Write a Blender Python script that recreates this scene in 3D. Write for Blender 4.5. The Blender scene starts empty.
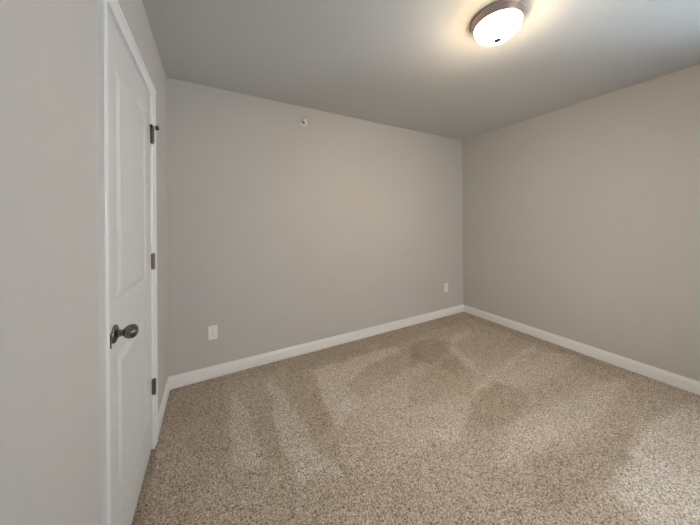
import bpy, bmesh, math, random
import numpy as np
from mathutils import Vector, Matrix

random.seed(4)
S = bpy.context.scene
COL = S.collection

# ------------------------------------------------------------------ room numbers (metres)
W, L, REAR, H = 3.482, 2.437, -1.25, 2.44      # x 0..W, y REAR..L, z 0..H
T = 0.12                                         # wall thickness
CAM_X, CAM_H = 0.3077, 1.2996

# ------------------------------------------------------------------ camera
cam_data = bpy.data.cameras.new('camera')
cam = bpy.data.objects.new('camera', cam_data)
COL.objects.link(cam)
FPX, YAW, PITCH, ROLL, SX, SY = 254.04, 0.4961, 0.0016, -0.0079, -0.797, -41.99
fwd = Vector((math.sin(YAW) * math.cos(PITCH), math.cos(YAW) * math.cos(PITCH), math.sin(PITCH)))
rgt = Vector((math.cos(YAW), -math.sin(YAW), 0))
up = rgt.cross(fwd)
c_, s_ = math.cos(ROLL), math.sin(ROLL)
r2, u2 = c_ * rgt + s_ * up, -s_ * rgt + c_ * up
cam.matrix_world = Matrix(((r2.x, u2.x, -fwd.x, CAM_X), (r2.y, u2.y, -fwd.y, 0.0),
                           (r2.z, u2.z, -fwd.z, CAM_H), (0, 0, 0, 1)))
cam_data.sensor_fit = 'HORIZONTAL'
cam_data.sensor_width = 36.0
cam_data.lens = FPX / 700 * 36.0
cam_data.shift_x = -SX / 700
cam_data.shift_y = SY / 700
cam_data.clip_start = 0.02
S.camera = cam

# ------------------------------------------------------------------ world, daylight, exposure
world = bpy.data.worlds.new('overcast_sky')
S.world = world
world.use_nodes = True
bgn = world.node_tree.nodes['Background']
bgn.inputs['Color'].default_value = (0.80, 0.90, 1.0, 1)
bgn.inputs['Strength'].default_value = 0.1

WIN_Y0, WIN_Y1, WIN_Z0, WIN_Z1 = -0.14, 0.36, 0.25, 2.30
day = bpy.data.lights.new('window_daylight', 'AREA')
day.shape = 'RECTANGLE'
day.size, day.size_y = 0.6, 0.9
day.energy = 97.0
day.color = (0.604, 0.808, 1.0)
day_o = bpy.data.objects.new('window_daylight', day)
COL.objects.link(day_o)
day_o.location = (W + 0.46, (WIN_Y0 + WIN_Y1) / 2 + 0.05, 1.25)
day_o.rotation_euler = (math.radians(135), 0, math.radians(90))      # daylight thrown up from the bright ground outside

RW_X0, RW_X1, RW_Z0, RW_Z1 = 1.50, 2.60, 0.30, 1.90          # unseen window added behind the camera to brighten the door bevels
rfill = bpy.data.lights.new('rear_fill', 'AREA')  # fill lamp added to lift the door panel bevels
rfill.shape = 'RECTANGLE'
rfill.size, rfill.size_y = RW_X1 - RW_X0, RW_Z1 - RW_Z0
rfill.energy = 42.0
rfill.color = (0.91, 0.945, 0.96)
rfill_o = bpy.data.objects.new('rear_fill', rfill)
COL.objects.link(rfill_o)
rfill_o.location = ((RW_X0 + RW_X1) / 2, REAR - T - 0.04, (RW_Z0 + RW_Z1) / 2)
rfill_o.rotation_euler = (math.radians(90), 0, 0)

LAMP_GLOW = 204.0                                  # emission of the lit glass bowl
S.view_settings.view_transform = 'Standard'
S.view_settings.look = 'None'
S.view_settings.exposure = 0.03
S.view_settings.gamma = 1.0
S.view_settings.use_curve_mapping = False


# ------------------------------------------------------------------ materials
def mat(name, color, rough=0.5, metal=0.0, spec=0.5):
    m = bpy.data.materials.new(name)
    m.use_nodes = True
    b = m.node_tree.nodes['Principled BSDF']
    b.inputs['Base Color'].default_value = (*color, 1)
    b.inputs['Roughness'].default_value = rough
    b.inputs['Metallic'].default_value = metal
    b.inputs['Specular IOR Level'].default_value = spec
    return m


def add_bump(m, scale, strength, dist, detail=3.0):
    nt = m.node_tree
    b = nt.nodes['Principled BSDF']
    tc = nt.nodes.new('ShaderNodeTexCoord')
    n = nt.nodes.new('ShaderNodeTexNoise')
    n.inputs['Scale'].default_value = scale
    n.inputs['Detail'].default_value = detail
    bp = nt.nodes.new('ShaderNodeBump')
    bp.inputs['Strength'].default_value = strength
    bp.inputs['Distance'].default_value = dist
    nt.links.new(tc.outputs['Object'], n.inputs['Vector'])
    nt.links.new(n.outputs['Fac'], bp.inputs['Height'])
    nt.links.new(bp.outputs['Normal'], b.inputs['Normal'])
    return m


M_WALL = add_bump(mat('greige_wall_paint', (0.56, 0.535, 0.51), 0.75, 0, 0.25), 160, 0.06, 0.002)
M_CEIL = add_bump(mat('flat_ceiling_paint', (0.605, 0.595, 0.575), 0.95, 0, 0.1), 120, 0.08, 0.002)
M_TRIM = mat('white_semigloss_trim', (0.87, 0.86, 0.84), 0.35, 0, 0.5)
M_DOOR = add_bump(mat('white_door_paint', (0.69, 0.69, 0.675), 0.4, 0, 0.45), 220, 0.03, 0.001)
M_NICKEL = mat('satin_nickel', (0.21, 0.185, 0.165), 0.22, 1.0)
M_HINGE = mat('aged_nickel_hinge', (0.20, 0.175, 0.155), 0.36, 1.0)
M_DARK = mat('dark_screw_recess', (0.03, 0.026, 0.022), 0.6, 0.3)
M_RUBBER = mat('black_rubber', (0.012, 0.009, 0.008), 0.55)
M_BRONZE = mat('copper_toned_steel', (0.55, 0.36, 0.22), 0.35, 1.0)
M_PLATE = mat('white_plastic', (0.88, 0.87, 0.84), 0.38)
M_SLOT = mat('dark_slot', (0.03, 0.055, 0.05), 0.7)
M_RIM = mat('brushed_nickel_rim', (0.50, 0.40, 0.37), 0.36, 1.0)
M_WHITE = mat('white_enamel', (0.90, 0.89, 0.87), 0.35)
M_BULB = mat('red_glass_bulb', (0.25, 0.03, 0.02), 0.2)


def glow_mat():
    m = bpy.data.materials.new('lit_frosted_glass')
    m.use_nodes = True
    b = m.node_tree.nodes['Principled BSDF']
    b.inputs['Base Color'].default_value = (0.9, 0.88, 0.84, 1)
    b.inputs['Roughness'].default_value = 0.3
    # the bulbs sit behind the middle of the bowl: hottest at the bottom, dimmer towards the rim
    nt = m.node_tree
    tc = nt.nodes.new('ShaderNodeTexCoord')
    sx = nt.nodes.new('ShaderNodeSeparateXYZ')
    mr = nt.nodes.new('ShaderNodeMapRange')
    mr.interpolation_type = 'SMOOTHSTEP'
    mr.inputs['From Min'].default_value, mr.inputs['From Max'].default_value = -0.046, -0.112
    mr.inputs['To Min'].default_value, mr.inputs['To Max'].default_value = LAMP_GLOW * 0.15, LAMP_GLOW
    nt.links.new(tc.outputs['Object'], sx.inputs[0])
    nt.links.new(sx.outputs['Z'], mr.inputs['Value'])
    nt.links.new(mr.outputs['Result'], b.inputs['Emission Strength'])
    ramp = nt.nodes.new('ShaderNodeValToRGB')              # the thicker glass at the edge glows warmer
    ramp.color_ramp.elements[0].color = (1.0, 0.73, 0.42, 1)
    ramp.color_ramp.elements[1].color = (1.0, 0.81, 0.57, 1)
    m2 = nt.nodes.new('ShaderNodeMapRange')
    m2.inputs['From Min'].default_value, m2.inputs['From Max'].default_value = -0.05, -0.085
    nt.links.new(sx.outputs['Z'], m2.inputs['Value'])
    nt.links.new(m2.outputs['Result'], ramp.inputs['Fac'])
    nt.links.new(ramp.outputs['Color'], b.inputs['Emission Color'])
    return m


M_GLOW = glow_mat()


def pane_mat():
    m = bpy.data.materials.new('clear_window_glass')
    m.use_nodes = True
    nt = m.node_tree
    nt.nodes.clear()
    out = nt.nodes.new('ShaderNodeOutputMaterial')
    mx = nt.nodes.new('ShaderNodeMixShader')
    tr = nt.nodes.new('ShaderNodeBsdfTransparent')
    gl = nt.nodes.new('ShaderNodeBsdfGlossy')
    fr = nt.nodes.new('ShaderNodeFresnel')
    gl.inputs['Roughness'].default_value = 0.02
    nt.links.new(fr.outputs[0], mx.inputs[0])
    nt.links.new(tr.outputs[0], mx.inputs[1])
    nt.links.new(gl.outputs[0], mx.inputs[2])
    nt.links.new(mx.outputs[0], out.inputs[0])
    return m


M_PANE = pane_mat()


def carpet_mat():
    m = bpy.data.materials.new('beige_cut_pile_carpet')
    m.use_nodes = True
    nt = m.node_tree
    N, K = nt.nodes, nt.links
    b = N['Principled BSDF']
    b.inputs['Roughness'].default_value = 0.95
    b.inputs['Specular IOR Level'].default_value = 0.1
    b.inputs['Sheen Weight'].default_value = 0.12
    b.inputs['Sheen Roughness'].default_value = 0.6
    tc = N.new('ShaderNodeTexCoord')

    def noise(scale, detail, rough, dist=0.0):
        n = N.new('ShaderNodeTexNoise')
        n.inputs['Scale'].default_value = scale
        n.inputs['Detail'].default_value = detail
        n.inputs['Roughness'].default_value = rough
        n.inputs['Distortion'].default_value = dist
        K.new(tc.outputs['Object'], n.inputs['Vector'])
        return n
    tuft = noise(135, 3.0, 0.62, 0.4)           # individual tufts
    ramp = N.new('ShaderNodeValToRGB')
    e = ramp.color_ramp.elements
    e[0].position, e[0].color = 0.345, (0.125, 0.087, 0.056, 1)
    e[1].position, e[1].color = 0.655, (0.75, 0.67, 0.57, 1)
    mid = e.new(0.48)
    mid.color = (0.455, 0.368, 0.285, 1)
    K.new(tuft.outputs['Fac'], ramp.inputs['Fac'])
    # flecks of darker yarn
    fleck = noise(190, 1.0, 0.5)
    fr = N.new('ShaderNodeMapRange')
    fr.inputs['From Min'].default_value, fr.inputs['From Max'].default_value = 0.58, 0.70
    K.new(fleck.outputs['Fac'], fr.inputs['Value'])
    mx = N.new('ShaderNodeMix')
    mx.data_type = 'RGBA'
    mx.inputs['B'].default_value = (0.13, 0.085, 0.055, 1)
    fm = N.new('ShaderNodeMath')
    fm.operation = 'MULTIPLY'
    fm.inputs[1].default_value = 0.6
    K.new(fr.outputs['Result'], fm.inputs[0])
    K.new(fm.outputs[0], mx.inputs['Factor'])
    K.new(ramp.outputs['Color'], mx.inputs['A'])
    # nap direction left by the vacuum cleaner: brushed-up pile shows its pale tips; also carries painted daylight
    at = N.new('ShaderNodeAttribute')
    at.attribute_name = 'nap_and_light'
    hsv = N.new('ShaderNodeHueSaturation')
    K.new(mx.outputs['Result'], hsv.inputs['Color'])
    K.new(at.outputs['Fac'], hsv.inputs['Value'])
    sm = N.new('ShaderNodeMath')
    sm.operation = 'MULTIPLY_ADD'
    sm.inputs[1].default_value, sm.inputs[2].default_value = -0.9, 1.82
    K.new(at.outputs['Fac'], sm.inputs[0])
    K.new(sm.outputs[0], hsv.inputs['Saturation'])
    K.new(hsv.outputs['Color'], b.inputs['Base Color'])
    bp = N.new('ShaderNodeBump')
    bp.inputs['Strength'].default_value = 0.7
    bp.inputs['Distance'].default_value = 0.008
    K.new(tuft.outputs['Fac'], bp.inputs['Height'])
    K.new(bp.outputs['Normal'], b.inputs['Normal'])
    return m


M_CARPET = carpet_mat()


# ------------------------------------------------------------------ mesh helpers
def link(name, bm, m, parent=None, smooth=False, kind=None):
    me = bpy.data.meshes.new(name)
    bmesh.ops.recalc_face_normals(bm, faces=bm.faces)
    bm.to_mesh(me)
    bm.free()
    if smooth:
        for p in me.polygons:
            p.use_smooth = True
    me.materials.append(m)
    o = bpy.data.objects.new(name, me)
    COL.objects.link(o)
    if parent:
        o.parent = parent
    if kind:
        o['kind'] = kind
    return o


def auto(o, deg=40):
    me = o.data
    for p in me.polygons:
        p.use_smooth = True
    try:
        me.set_sharp_from_angle(angle=math.radians(deg))
    except Exception:
        pass
    return o


def box(bm, x0, x1, y0, y1, z0, z1, bev=0.0):
    r = bmesh.ops.create_cube(bm, size=1)
    vs = r['verts']
    for v in vs:
        v.co = Vector(((x0 + x1) / 2 + v.co.x * (x1 - x0), (y0 + y1) / 2 + v.co.y * (y1 - y0),
                       (z0 + z1) / 2 + v.co.z * (z1 - z0)))
    if bev:
        es = {e for v in vs for e in v.link_edges}
        bmesh.ops.bevel(bm, geom=list(es), offset=bev, segments=3, affect='EDGES', profile=0.6)


def lathe(bm, prof, mtx=Matrix(), n=48):
    """prof: (radius, height) pairs revolved about +Z, then moved by mtx."""
    rings = []
    for r, z in prof:
        if r < 1e-6:
            rings.append([bm.verts.new(mtx @ Vector((0, 0, z)))])
        else:
            rings.append([bm.verts.new(mtx @ Vector((r * math.cos(2 * math.pi * k / n), r * math.sin(2 * math.pi * k / n), z)))
                          for k in range(n)])
    for a, b in zip(rings, rings[1:]):
        for k in range(n):
            j = (k + 1) % n
            if len(a) == 1 and len(b) == 1:
                continue
            if len(a) == 1:
                bm.faces.new((a[0], b[k], b[j]))
            elif len(b) == 1:
                bm.faces.new((a[k], b[0], a[j]))
            else:
                bm.faces.new((a[k], b[k], b[j], a[j]))


def sweep(bm, sections):
    """loft equal closed sections (lists of points) and cap both ends"""
    rows = [[bm.verts.new(p) for p in s] for s in sections]
    n = len(rows[0])
    for a, b in zip(rows, rows[1:]):
        for k in range(n):
            j = (k + 1) % n
            bm.faces.new((a[k], a[j], b[j], b[k]))
    bm.faces.new(rows[0][::-1])
    bm.faces.new(rows[-1])


def tag(o, label, cat, group=None, kind=None):
    o['label'] = label
    o['category'] = cat
    if group:
        o['group'] = group
    if kind:
        o['kind'] = kind
    return o


def empty(name, loc):
    o = bpy.data.objects.new(name, None)
    o.empty_display_size = 0.05
    o.location = loc
    COL.objects.link(o)
    return o


RX = Matrix.Rotation(math.radians(90), 4, 'Y')      # local +Z -> world +X
RMY = Matrix.Rotation(math.radians(90), 4, 'X')     # local +Z -> world -Y

# ------------------------------------------------------------------ room shell
DY0, DY1, DZ1 = 1.126, 1.830, 2.030                  # door slab
OY0, OY1, OZ = DY0 - 0.021, DY1 + 0.021, DZ1 + 0.021  # rough opening

bm = bmesh.new()
box(bm, -T, 0, REAR - T, OY0, 0, H)
box(bm, -T, 0, OY1, L + T, 0, H)
box(bm, -T, 0, OY0, OY1, OZ, H)
box(bm, -T - 0.03, -T, OY0 - 0.05, OY1 + 0.05, 0, OZ + 0.05)
tag(link('wall_left', bm, M_WALL), 'greige painted wall holding the white door', 'wall', kind='structure')
bm = bmesh.new()
box(bm, 0, W, L, L + T, 0, H)
tag(link('wall_back', bm, M_WALL), 'greige painted wall facing the camera with two outlets', 'wall', kind='structure')
bm = bmesh.new()
box(bm, W, W + T, REAR - T, WIN_Y0, 0, H)
box(bm, W, W + T, WIN_Y1, L + T, 0, H)
box(bm, W, W + T, WIN_Y0, WIN_Y1, 0, WIN_Z0)
box(bm, W, W + T, WIN_Y0, WIN_Y1, WIN_Z1, H)
tag(link('wall_right', bm, M_WALL), 'greige painted bare wall on the right side', 'wall', kind='structure')
bm = bmesh.new()
box(bm, 0, RW_X0, REAR - T, REAR, 0, H)
box(bm, RW_X1, W, REAR - T, REAR, 0, H)
box(bm, RW_X0, RW_X1, REAR - T, REAR, 0, RW_Z0)
box(bm, RW_X0, RW_X1, REAR - T, REAR, RW_Z1, H)
tag(link('wall_rear', bm, M_WALL), 'greige painted wall behind the camera', 'wall', kind='structure')
bm = bmesh.new()
box(bm, -T, W + T, REAR - T, L + T, H, H + 0.1)
tag(link('ceiling', bm, M_CEIL), 'flat painted ceiling with one round light', 'ceiling', kind='structure')

# carpet: fine grid, uneven pile height, vacuum tracks and painted daylight as one value per vertex
NAP_AND_LIGHT = [  # (polygon on the floor, change of pile tone)
    ([(0.439, 2.19), (0.394, 1.85), (0.411, 1.46), (0.544, 1.41), (0.551, 1.51), (0.526, 1.83)], 0.16),
    ([(0.726, 2.22), (0.686, 1.90), (0.657, 1.53), (0.69, 1.25), (0.888, 1.14), (0.838, 1.38), (0.808, 1.62), (0.782, 1.91)], 0.17),
    ([(0.55, 1.80), (0.70, 1.95), (0.66, 1.53), (0.62, 1.30), (0.56, 1.42)], -0.05),
    ([(0.77, 2.22), (1.06, 2.12), (0.96, 1.43), (0.86, 1.44)], -0.05),
    ([(1.085, 2.104), (1.494, 2.098), (1.992, 2.107), (1.962, 2.007), (1.554, 1.931), (1.227, 1.807), (1.246, 1.59), (0.973, 1.422)], 0.19),
    ([(1.30, 1.86), (1.60, 1.93), (2.10, 1.98), (2.05, 1.78), (1.60, 1.72)], -0.05),
    ([(0.973, 1.422), (1.246, 1.59), (1.98, 1.747), (2.089, 1.613), (2.088, 1.313), (1.543, 1.123), (1.041, 1.053), (0.911, 1.183)], 0.08),
    ([(2.00, 0.94), (3.01, 0.84), (3.24, 0.72), (2.57, 0.69), (1.92, 0.76), (1.57, 0.81)], 0.10),
    ([(1.84, 0.74), (2.18, 0.66), (2.50, 0.57), (2.65, 0.52), (2.21, 0.51), (1.83, 0.51), (1.62, 0.57), (1.63, 0.68)], -0.09),
    ([(2.67, 0.53), (3.16, 0.47), (3.42, 0.39), (3.42, 0.10), (2.00, 0.10), (1.95, 0.35), (1.99, 0.47), (2.29, 0.50)], 0.17),  # pale vacuum band with window daylight painted into its tone
    ([(1.46, 1.08), (1.95, 1.24), (2.75, 1.40), (3.24, 1.41), (3.18, 1.34), (2.33, 1.26), (1.96, 1.19), (1.57, 1.02)], 0.11),
    ([(1.93, 1.23), (2.31, 1.24), (2.38, 1.06), (2.18, 0.94), (1.85, 0.96), (1.67, 1.07)], -0.10),
    ([(2.15, 2.07), (2.44, 2.05), (2.56, 1.89), (2.34, 1.72), (2.02, 1.70), (1.88, 1.76)], -0.10),
    ([(2.52, 1.92), (3.00, 2.01), (2.98, 1.94), (2.53, 1.81), (2.34, 1.39), (2.22, 1.37), (2.38, 1.74)], 0.13),
    ([(2.08, 1.65), (2.37, 1.66), (2.29, 1.42), (2.04, 1.27), (1.70, 1.30), (1.51, 1.36), (1.71, 1.58)], -0.08),
    ([(2.28, 1.26), (3.20, 1.28), (3.36, 1.10), (3.14, 1.05), (2.43, 1.08)], 0.08),
    ([(3.34, 1.30), (3.43, 1.06), (3.32, 0.78), (3.05, 0.83), (3.09, 1.01)], -0.07),
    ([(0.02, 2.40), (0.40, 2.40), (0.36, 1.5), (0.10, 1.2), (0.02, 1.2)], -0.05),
    ([(0.02, 2.43), (3.46, 2.43), (3.46, 2.20), (2.2, 2.14), (1.1, 2.13), (0.6, 2.25)], -0.07),  # darker strip along the foot of the back wall
    ([(3.46, 2.43), (3.46, 0.60), (3.33, 0.95), (3.25, 2.1)], -0.08),  # darker strip along the foot of the right wall
]


def inside(px, py, poly):
    r = np.zeros(px.shape, bool)
    n = len(poly)
    for i in range(n):
        x0, y0 = poly[i]
        x1, y1 = poly[(i + 1) % n]
        if y0 == y1:
            continue
        c = ((y0 > py) != (y1 > py)) & (px < (x1 - x0) * (py - y0) / (y1 - y0) + x0)
        r ^= c
    return r


def blur(a, k):
    for ax in (0, 1):
        p = np.take(a, np.clip(np.arange(-k, a.shape[ax] + k), 0, a.shape[ax] - 1), axis=ax)
        cs = np.cumsum(p, axis=ax)
        z = np.zeros_like(np.take(cs, [0], axis=ax))
        cs = np.concatenate([z, cs], axis=ax)
        n = a.shape[ax]
        a = (np.take(cs, np.arange(2 * k + 1, 2 * k + 1 + n), axis=ax) - np.take(cs, np.arange(n), axis=ax)) / (2 * k + 1)
    return a


rng = np.random.default_rng(7)
step = 0.010
xs = np.arange(-T, W + T + step, step)
ys = np.arange(REAR - T, L + T + step, step)
gx, gy = np.meshgrid(xs, ys)
rough = blur(rng.normal(0, 1, gx.shape), 4)
rough /= rough.std()
wob = blur(blur(rng.normal(0, 1, gx.shape), 14), 14)
wob /= wob.std()
nap_and_light = np.ones(gx.shape)
jx = gx + rough * 0.009
jy = gy + np.roll(rough, 31, 0) * 0.009
for poly, d in NAP_AND_LIGHT:
    nap_and_light += (1.6 if poly[0][0] > 1.4 else 1.25) * d * blur(inside(jx, jy, poly).astype(float), 2 if poly[0][0] > 1.4 else 1)
nap_and_light += wob * 0.025 + rough * 0.018
gz = -np.abs(rng.normal(0, 0.0022, gx.shape)) - 0.0005
edge = np.minimum(np.minimum(gx - 0.014, W - 0.014 - gx), np.minimum(L - 0.014 - gy, gy - REAR - 0.014))
gz -= 0.011 * np.clip(1 - edge / 0.016, 0, 1)            # pile tucked down against the baseboards
nx, ny = len(xs), len(ys)
co = np.stack([gx + rng.uniform(-.003, .003, gx.shape), gy + rng.uniform(-.003, .003, gx.shape), gz], -1).reshape(-1, 3)
idx = np.arange(nx * ny).reshape(ny, nx)
quads = np.stack([idx[:-1, :-1], idx[:-1, 1:], idx[1:, 1:], idx[1:, :-1]], -1).reshape(-1, 4)
me = bpy.data.meshes.new('floor')
me.from_pydata(co.tolist(), [], quads.tolist())
at = me.attributes.new('nap_and_light', 'FLOAT', 'POINT')
at.data.foreach_set('value', nap_and_light.reshape(-1).astype(np.float32))
for p in me.polygons:
    p.use_smooth = True
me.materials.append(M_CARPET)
floor = bpy.data.objects.new('floor', me)
COL.objects.link(floor)
tag(floor, 'flecked beige carpet with pale vacuum tracks', 'carpet', kind='structure')

# ------------------------------------------------------------------ baseboards
BB = [(0, 0.0), (0.014, 0.0), (0.014, 0.062), (0.0132, 0.066), (0.0085, 0.0725), (0.0070, 0.077), (0.0062, 0.084), (0.0040, 0.089), (0, 0.089)]


def board(name, p0, p1, nrm, m0, m1, label):
    """p0->p1 along the wall foot, nrm into the room; m0/m1: mitre (1) or square (0) ends"""
    d = (Vector(p1) - Vector(p0)).normalized()
    bm = bmesh.new()
    a = [Vector((*p0, 0)) + Vector((*nrm, 0)) * t + Vector((d.x, d.y, 0)) * t * m0 + Vector((0, 0, z - (0.016 if z == 0 else 0.002))) for t, z in BB]
    b = [Vector((*p1, 0)) + Vector((*nrm, 0)) * t - Vector((d.x, d.y, 0)) * t * m1 + Vector((0, 0, z - (0.016 if z == 0 else 0.002))) for t, z in BB]
    sweep(bm, [a, b])
    tag(auto(link(name, bm, M_TRIM), 25), label, 'baseboard', kind='structure')


CAS_W = 0.057
CY0, CY1, CZ = DY0 - 0.008, DY1 + 0.008, DZ1 + 0.0065
board('baseboard_back', (0, L), (W, L), (0, -1), 1, 1, 'white baseboard along the wall facing the camera')
board('baseboard_right', (W, L), (W, REAR), (-1, 0), 1, 1, 'white baseboard along the bare right wall')
board('baseboard_left', (0, CY1 + CAS_W), (0, L), (1, 0), 0, 1, 'short white baseboard between door casing and corner')
board('baseboard_left.001', (0, REAR), (0, CY0 - CAS_W), (1, 0), 1, 0, 'white baseboard on the door wall behind the camera')
board('baseboard_rear', (W, REAR), (0, REAR), (0, 1), 1, 1, 'white baseboard along the wall behind the camera')

# ------------------------------------------------------------------ door casing, jamb
CP = [(0, 0), (0, 0.0075), (0.002, 0.0095), (0.009, 0.0105), (0.013, 0.0095), (0.020, 0.0100), (0.032, 0.0150),
      (0.036, 0.0155), (0.039, 0.0174), (0.052, 0.0178), (0.0555, 0.0168), (0.057, 0.0140), (0.057, 0)]


def casing(name, sgn, xw, y0, y1, z0, ztop, label, bottom=False):
    bm = bmesh.new()
    f = lambda y, z, t: Vector((xw + sgn * t, y, z))
    secs = [[f(y0 - o, z0 - (o if bottom else 0), t) for o, t in CP], [f(y0 - o, ztop + o, t) for o, t in CP],
            [f(y1 + o, ztop + o, t) for o, t in CP], [f(y1 + o, z0 - (o if bottom else 0), t) for o, t in CP]]
    if bottom:
        rows = [[bm.verts.new(p) for p in s] for s in secs]
        n = len(CP)
        for i in range(4):
            a, b = rows[i], rows[(i + 1) % 4]
            for k in range(n):
                bm.faces.new((a[k], a[(k + 1) % n], b[(k + 1) % n], b[k]))
    else:
        sweep(bm, secs)
    return tag(auto(link(name, bm, M_TRIM), 22), label, 'trim', kind='structure')


casing('trim_1', 1, 0.0, CY0, CY1, -0.012, CZ, 'white moulded casing around the door')

bm = bmesh.new()
JX = -0.115
box(bm, JX, 0, OY0, DY0 - 0.003, -0.003, OZ)
box(bm, JX, 0, DY1 + 0.003, OY1, -0.003, OZ)
box(bm, JX, 0, DY0 - 0.003, DY1 + 0.003, DZ1 + 0.003, OZ)
box(bm, -0.085, -0.0385, DY0 - 0.003, DY0 + 0.010, -0.003, DZ1 + 0.003)
box(bm, -0.085, -0.0385, DY1 - 0.010, DY1 + 0.003, -0.003, DZ1 + 0.003)
box(bm, -0.085, -0.0385, DY0 + 0.010, DY1 - 0.010, DZ1 - 0.010, DZ1 + 0.003)
jamb = tag(link('trim_2', bm, M_TRIM), 'white door jamb with its stop strip', 'trim', kind='structure')

bm = bmesh.new()     # strike plate with its curled lip
sec = lambda z: [Vector((x, y, z)) for x, y in ((-0.028, DY0 - 0.0032), (-0.028, DY0 - 0.0018), (0.0, DY0 - 0.0018), (0.006, DY0 - 0.0030),
                                              (0.0118, DY0 - 0.0062), (0.0126, DY0 - 0.0052), (0.0065, DY0 - 0.0012), (0.0, DY0 - 0.0003), (-0.028, DY0 - 0.0003))]
sweep(bm, [sec(0.881), sec(0.931)])
link('strike_plate', bm, M_HINGE, jamb)['label'] = 'dark metal strike plate lip'

# ------------------------------------------------------------------ door
FX = -0.0015
PY0, PY1 = DY0 + 0.110, DY1 - 0.110
PANELS = [(0.215, 0.815), (0.985, 1.905)]
Z0 = 0.012
RINGS = [(0, 0), (0.002, -0.0006), (0.016, -0.0108), (0.019, -0.0118), (0.022, -0.0118), (0.0222, -0.0117), (0.0500, -0.0006), (0.0502, -0.0005)]
bm = bmesh.new()
vcache = {}


def dv(x, y, z):
    k = (round(x, 5), round(y, 5), round(z, 5))
    if k not in vcache:
        vcache[k] = bm.verts.new(k)
    return vcache[k]


for face in (0, 1):
    fx = (lambda d: FX + d) if face == 0 else (lambda d: FX - 0.035 - d)
    ycuts = [DY0, PY0, PY1, DY1]
    zcuts = [Z0, PANELS[0][0], PANELS[0][1], PANELS[1][0], PANELS[1][1], DZ1]
    for i in range(3):
        for j in range(5):
            if i == 1 and j in (1, 3):
                continue
            bm.faces.new((dv(fx(0), ycuts[i], zcuts[j]), dv(fx(0), ycuts[i + 1], zcuts[j]),
                          dv(fx(0), ycuts[i + 1], zcuts[j + 1]), dv(fx(0), ycuts[i], zcuts[j + 1])))
    for pz0, pz1 in PANELS:
        loops = [[dv(fx(d), PY0 + o, pz0 + o), dv(fx(d), PY1 - o, pz0 + o), dv(fx(d), PY1 - o, pz1 - o), dv(fx(d), PY0 + o, pz1 - o)] for o, d in RINGS]
        for a, b in zip(loops, loops[1:]):
            for k in range(4):
                bm.faces.new((a[k], a[(k + 1) % 4], b[(k + 1) % 4], b[k]))
        bm.faces.new(loops[-1])
ycuts = [DY0, PY0, PY1, DY1]
zc = [Z0, PANELS[0][0], PANELS[0][1], PANELS[1][0], PANELS[1][1], DZ1]
xa, xb = FX, FX - 0.035
for i in range(3):
    for z in (Z0, DZ1):
        bm.faces.new((dv(xa, ycuts[i], z), dv(xa, ycuts[i + 1], z), dv(xb, ycuts[i + 1], z), dv(xb, ycuts[i], z)))
for j in range(5):
    for y in (DY0, DY1):
        bm.faces.new((dv(xa, y, zc[j]), dv(xa, y, zc[j + 1]), dv(xb, y, zc[j + 1]), dv(xb, y, zc[j])))
door = auto(link('door_1', bm, M_DOOR), 24)
tag(door, 'white two-panel interior door, closed, in the left wall', 'door', kind='structure')

KY, KZ = DY0 + 0.074, 0.902
km = Matrix.Translation((FX, KY, KZ)) @ RX
bm = bmesh.new()
# spindle neck and egg-shaped grip
prof = [(0.0, 0.006), (0.0135, 0.006), (0.0125, 0.016), (0.0115, 0.024), (0.0125, 0.029)]
for k in range(1, 25):
    a = math.pi * k / 24
    z = 0.0455 - 0.0225 * math.cos(a)
    r = 0.0242 * math.sin(a) ** 0.80 * (1 - 0.10 * math.cos(a + 0.4))
    if z > 0.0285 and not (k < 5 and r < 0.0125):
        prof.append((max(r, 0.0) if k < 24 else 0.0, z))
lathe(bm, prof, km, 56)
knob = link('door_knob', bm, M_NICKEL, door, smooth=True)
knob['label'] = 'egg-shaped satin nickel knob'
bm = bmesh.new()
lathe(bm, [(0.0, 0.0), (0.0325, 0.0), (0.0325, 0.0025), (0.0310, 0.0050), (0.0250, 0.0085), (0.0180, 0.0105), (0.0150, 0.0125), (0.0135, 0.0125), (0.0, 0.0125)], km, 56)
auto(link('rosette', bm, M_NICKEL, knob), 35)

# hinges: knuckle barrel of five, pin tips, and the two leaf edges
HY, HX = DY1 + 0.0015, 0.0110


def hinge(zc):
    bm = bmesh.new()
    r, hh = 0.0078, 0.0445
    m = Matrix.Translation((HX, HY, zc))
    lathe(bm, [(0, -hh - 0.004), (0.0035, -hh - 0.0035), (0.0052, -hh - 0.001), (0.0052, -hh + 0.0005)], m, 24)
    seg = 2 * hh / 5
    for k in range(5):
        a = -hh + k * seg + 0.0007
        b = a + seg - 0.0014
        lathe(bm, [(0, a), (r - 0.0008, a), (r, a + 0.0008), (r, b - 0.0008), (r - 0.0008, b), (0, b)], m, 24)
    lathe(bm, [(0.0052, hh - 0.0005), (0.0056, hh + 0.001), (0.0035, hh + 0.0035), (0, hh + 0.004)], m, 24)
    box(bm, -0.030, HX, HY - 0.0012, HY - 0.0002, zc - hh, zc + hh)
    box(bm, -0.030, HX, HY + 0.0002, HY + 0.0012, zc - hh, zc + hh)
    o = auto(link('hinge', bm, M_HINGE, door), 40)
    bm = bmesh.new()
    lathe(bm, [(0.0042, -hh - 0.0006), (0.0042, hh + 0.0006)], m, 16)
    for k in (1, 2, 3, 4):
        z = -hh + k * seg
        lathe(bm, [(r - 0.0002, z - 0.0012), (r + 0.00025, z - 0.0006), (r + 0.00025, z + 0.0006), (r - 0.0002, z + 0.0012)], m, 24)
    link('hinge_pin', bm, M_DARK, o)
    return o


HZ = (1.800, 1.075, 0.352)
for z in HZ:
    hinge(z)

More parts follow.
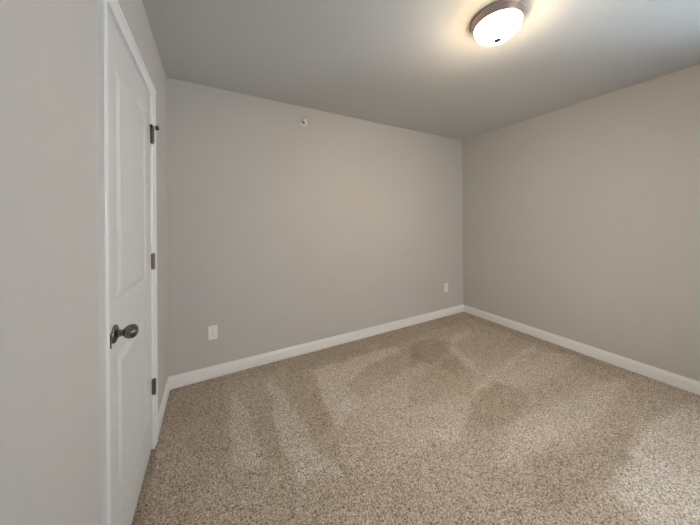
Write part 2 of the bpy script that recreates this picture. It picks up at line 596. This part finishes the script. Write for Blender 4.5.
# ------------------------------------------------------------------ hinge-pin door stop
zs = HZ[0] + 0.0512
ds = empty('door_stop', (HX, HY, zs))
tag(ds, 'small hinge-pin door stop with two black bumpers on the top hinge', 'door stop')
bm = bmesh.new()
lathe(bm, [(0.0045, -0.0026), (0.0098, -0.0026), (0.0098, 0.0020), (0.0085, 0.0030), (0.0045, 0.0030), (0.0045, -0.0026)], n=24)
box(bm, 0.004, 0.020, -0.0055, 0.0055, -0.0020, 0.0020, 0.0008)
box(bm, 0.0165, 0.0200, -0.020, 0.020, -0.0045, 0.0045, 0.0008)
auto(link('bracket', bm, M_BRONZE, ds), 40)
for sgn, depth in ((-1, HX + 0.020 - FX - 0.002), (1, 0.0115)):
    bm = bmesh.new()
    m = Matrix.Translation((0.021, sgn * 0.0165, 0)) @ Matrix.Rotation(math.radians(180), 4, 'Y') @ RX
    d = depth
    lathe(bm, [(0, -0.002), (0.0026, -0.002), (0.0026, d - 0.006), (0, d - 0.006)], m, 16)
    rod = auto(link('threaded_rod', bm, M_BRONZE, ds), 40)
    bm = bmesh.new()
    lathe(bm, [(0, d - 0.012), (0.0075, d - 0.012), (0.0100, d - 0.008), (0.0105, d - 0.002), (0.0085, d), (0, d)], m, 20)
    auto(link('bumper', bm, M_RUBBER, rod), 40)
    bm = bmesh.new()
    lathe(bm, [(0, -0.006), (0.0085, -0.0055), (0.0098, -0.002), (0.0098, 0.0015), (0, 0.0015)], m, 20)
    auto(link('adjusting_knob', bm, M_RUBBER, ds), 40)


# ------------------------------------------------------------------ power outlets
def rounded(bm, cx, cz, w, h, y0, y1, flat=0.0, n=10, rad=None):
    """upright rounded plate, facing -y; y0 = back, y1 = front"""
    pts = []
    rad = rad if rad is not None else min(w, h) * 0.5
    for q, (sx, sz) in enumerate(((1, 1), (-1, 1), (-1, -1), (1, -1))):
        for k in range(n + 1):
            a = math.pi / 2 * (q + k / n)
            pts.append((cx + sx * (w / 2 - rad) + rad * math.cos(a), cz + sz * (h / 2 - rad) + rad * math.sin(a)))
    sweep(bm, [[Vector((x, y0, z)) for x, z in pts], [Vector((x, y1, z)) for x, z in pts]])


def outlet(loc, label):
    t = empty('power_outlet', loc)
    tag(t, label, 'outlet', 'duplex outlets low on the wall')
    bm = bmesh.new()
    pts = lambda w, h, y: [Vector((sx * w / 2, y, sz * h / 2)) for sx, sz in ((1, 1), (-1, 1), (-1, -1), (1, -1))]
    sweep(bm, [pts(0.070, 0.115, 0.0), pts(0.070, 0.115, -0.0035), pts(0.067, 0.112, -0.0052), pts(0.060, 0.105, -0.0060)])
    link('cover_plate', bm, M_PLATE, t)
    for sz in (1, -1):
        bm = bmesh.new()
        rounded(bm, 0, sz * 0.0195, 0.0335, 0.0285, -0.0055, -0.0075, rad=0.011)
        r = link('receptacle', bm, M_PLATE, t)
        bm = bmesh.new()
        for sx, hh in ((-0.0062, 0.0080), (0.0062, 0.0068)):
            box(bm, sx - 0.0011, sx + 0.0011, -0.0078, -0.0070, sz * 0.0195 + 0.0035 - hh / 2, sz * 0.0195 + 0.0035 + hh / 2)
        rounded(bm, 0, sz * 0.0195 - 0.0075, 0.0048, 0.0048, -0.0070, -0.0078, rad=0.0024, n=4)
        link('slots', bm, M_SLOT, r)
    bm = bmesh.new()
    lathe(bm, [(0, 0.0055), (0.0032, 0.0055), (0.0030, 0.0068), (0, 0.0072)], RMY, 16)
    link('screw', bm, M_HINGE, t)
    return t


outlet((0.3115, L, 0.368), 'white duplex outlet on the back wall nearest the door')
outlet((3.130, L, 0.376), 'white duplex outlet on the back wall by the far right corner')

# ------------------------------------------------------------------ sidewall sprinkler head
sp = empty('sprinkler_head', (1.118, L, 2.283))
tag(sp, 'small round white fire sprinkler head high on the back wall', 'sprinkler')
bm = bmesh.new()
lathe(bm, [(0, 0), (0.037, 0), (0.037, 0.0025), (0.034, 0.0055), (0.026, 0.0085), (0.0195, 0.0100), (0.0190, 0.004), (0.0, 0.004)], RMY, 40)
auto(link('escutcheon', bm, M_WHITE, sp), 40)
bm = bmesh.new()
lathe(bm, [(0, 0.002), (0.0120, 0.002), (0.0120, 0.016), (0.0095, 0.019), (0.0095, 0.024), (0, 0.024)], RMY, 24)
body = auto(link('body', bm, M_HINGE, sp), 40)
bm = bmesh.new()
for s in (-1, 1):
    pts = [(s * 0.0085, -0.022), (s * 0.0125, -0.032), (s * 0.0115, -0.042), (s * 0.004, -0.050)]
    for (xa_, ya_), (xb_, yb_) in zip(pts, pts[1:]):
        sweep(bm, [[Vector((xa_ - .0016, ya_, -.002)), Vector((xa_ + .0016, ya_, -.002)), Vector((xa_ + .0016, ya_, .002)), Vector((xa_ - .0016, ya_, .002))],
                   [Vector((xb_ - .0016, yb_, -.002)), Vector((xb_ + .0016, yb_, -.002)), Vector((xb_ + .0016, yb_, .002)), Vector((xb_ - .0016, yb_, .002))]])
link('frame_arms', bm, M_WHITE, sp)
bm = bmesh.new()
lathe(bm, [(0, 0.0235), (0.0022, 0.025), (0.0030, 0.035), (0.0022, 0.046), (0, 0.048)], RMY, 16)
link('glass_bulb', bm, M_BULB, sp, smooth=True)
bm = bmesh.new()
lathe(bm, [(0, 0.0485), (0.0150, 0.0485), (0.0160, 0.0495), (0.0150, 0.0505), (0, 0.0505)], RMY, 24)
box(bm, -0.016, 0.016, -0.0505, -0.034, 0.0125, 0.0140, 0.0004)
auto(link('deflector', bm, M_WHITE, sp), 40)

# ------------------------------------------------------------------ ceiling light
cl = empty('ceiling_light', (1.742, 0.862, H))
tag(cl, 'lit flush-mount ceiling light with white glass bowl and nickel rim', 'ceiling light')
bm = bmesh.new()
lathe(bm, [(0, 0), (0.1350, 0), (0.1375, -0.003), (0.1380, -0.007), (0.1365, -0.010), (0.1345, -0.0115), (0.1335, -0.015), (0.1290, -0.026),
           (0.1245, -0.036), (0.1225, -0.041), (0.1205, -0.043), (0.1180, -0.042), (0.1180, -0.030), (0, -0.030)], n=96)
auto(link('rim', bm, M_RIM, cl), 35)
bm = bmesh.new()
pr = []
R0, DZ0, DROP = 0.1185, -0.042, 0.078
for k in range(0, 25):
    a = math.pi / 2 * k / 24
    pr.append((R0 * math.cos(a) if k < 24 else 0.0, DZ0 - DROP * math.sin(a) ** 1.15))
lathe(bm, [(0.1165, -0.034)] + pr, n=96)
link('glass_bowl', bm, M_GLOW, cl, smooth=True)['label'] = 'glowing frosted glass bowl'
bm = bmesh.new()
zb = DZ0 - DROP
lathe(bm, [(0, zb + 0.004), (0.0205, zb - 0.0010), (0.0210, zb - 0.0030), (0.0170, zb - 0.0060), (0.0095, zb - 0.0085), (0.0045, zb - 0.0100), (0, zb - 0.0104)], n=32)
link('finial', bm, M_HINGE, cl, smooth=True)

# ------------------------------------------------------------------ windows outside the frame: one beside the camera, an added one behind it
def window(name, label, fn, u0, u1, z0, z1):
    """fn(u0, u1, d0, d1, z0, z1) -> box bounds; u along the wall, d outwards from the room face"""
    bm = bmesh.new()
    for a, b in ((u0, u0 + 0.035), (u1 - 0.035, u1)):
        box(bm, *fn(a, b, 0.05, 0.115, z0, z1))
    for a, b in ((z0, z0 + 0.04), (z1 - 0.035, z1)):
        box(bm, *fn(u0 + 0.035, u1 - 0.035, 0.05, 0.115, a, b))
    win = tag(link(name, bm, M_TRIM), label, 'window', kind='structure')
    bm = bmesh.new()
    box(bm, *fn(u0 + 0.035, u1 - 0.035, 0.08, 0.084, z0 + 0.04, z1 - 0.035))
    link('pane', bm, M_PANE, win)
    bm = bmesh.new()
    box(bm, *fn(u0, u1, 0.0, 0.05, z0, z0 + 0.015), 0.003)
    link('window_sill', bm, M_TRIM, win)


window('window_1', 'tall white window in the right wall', lambda a, b, c, d, e, f: (W + c, W + d, a, b, e, f), WIN_Y0, WIN_Y1, WIN_Z0, WIN_Z1)
window('added_rear_window', 'white unseen window added in the wall behind the camera', lambda a, b, c, d, e, f: (a, b, REAR - d, REAR - c, e, f), RW_X0, RW_X1, RW_Z0, RW_Z1)
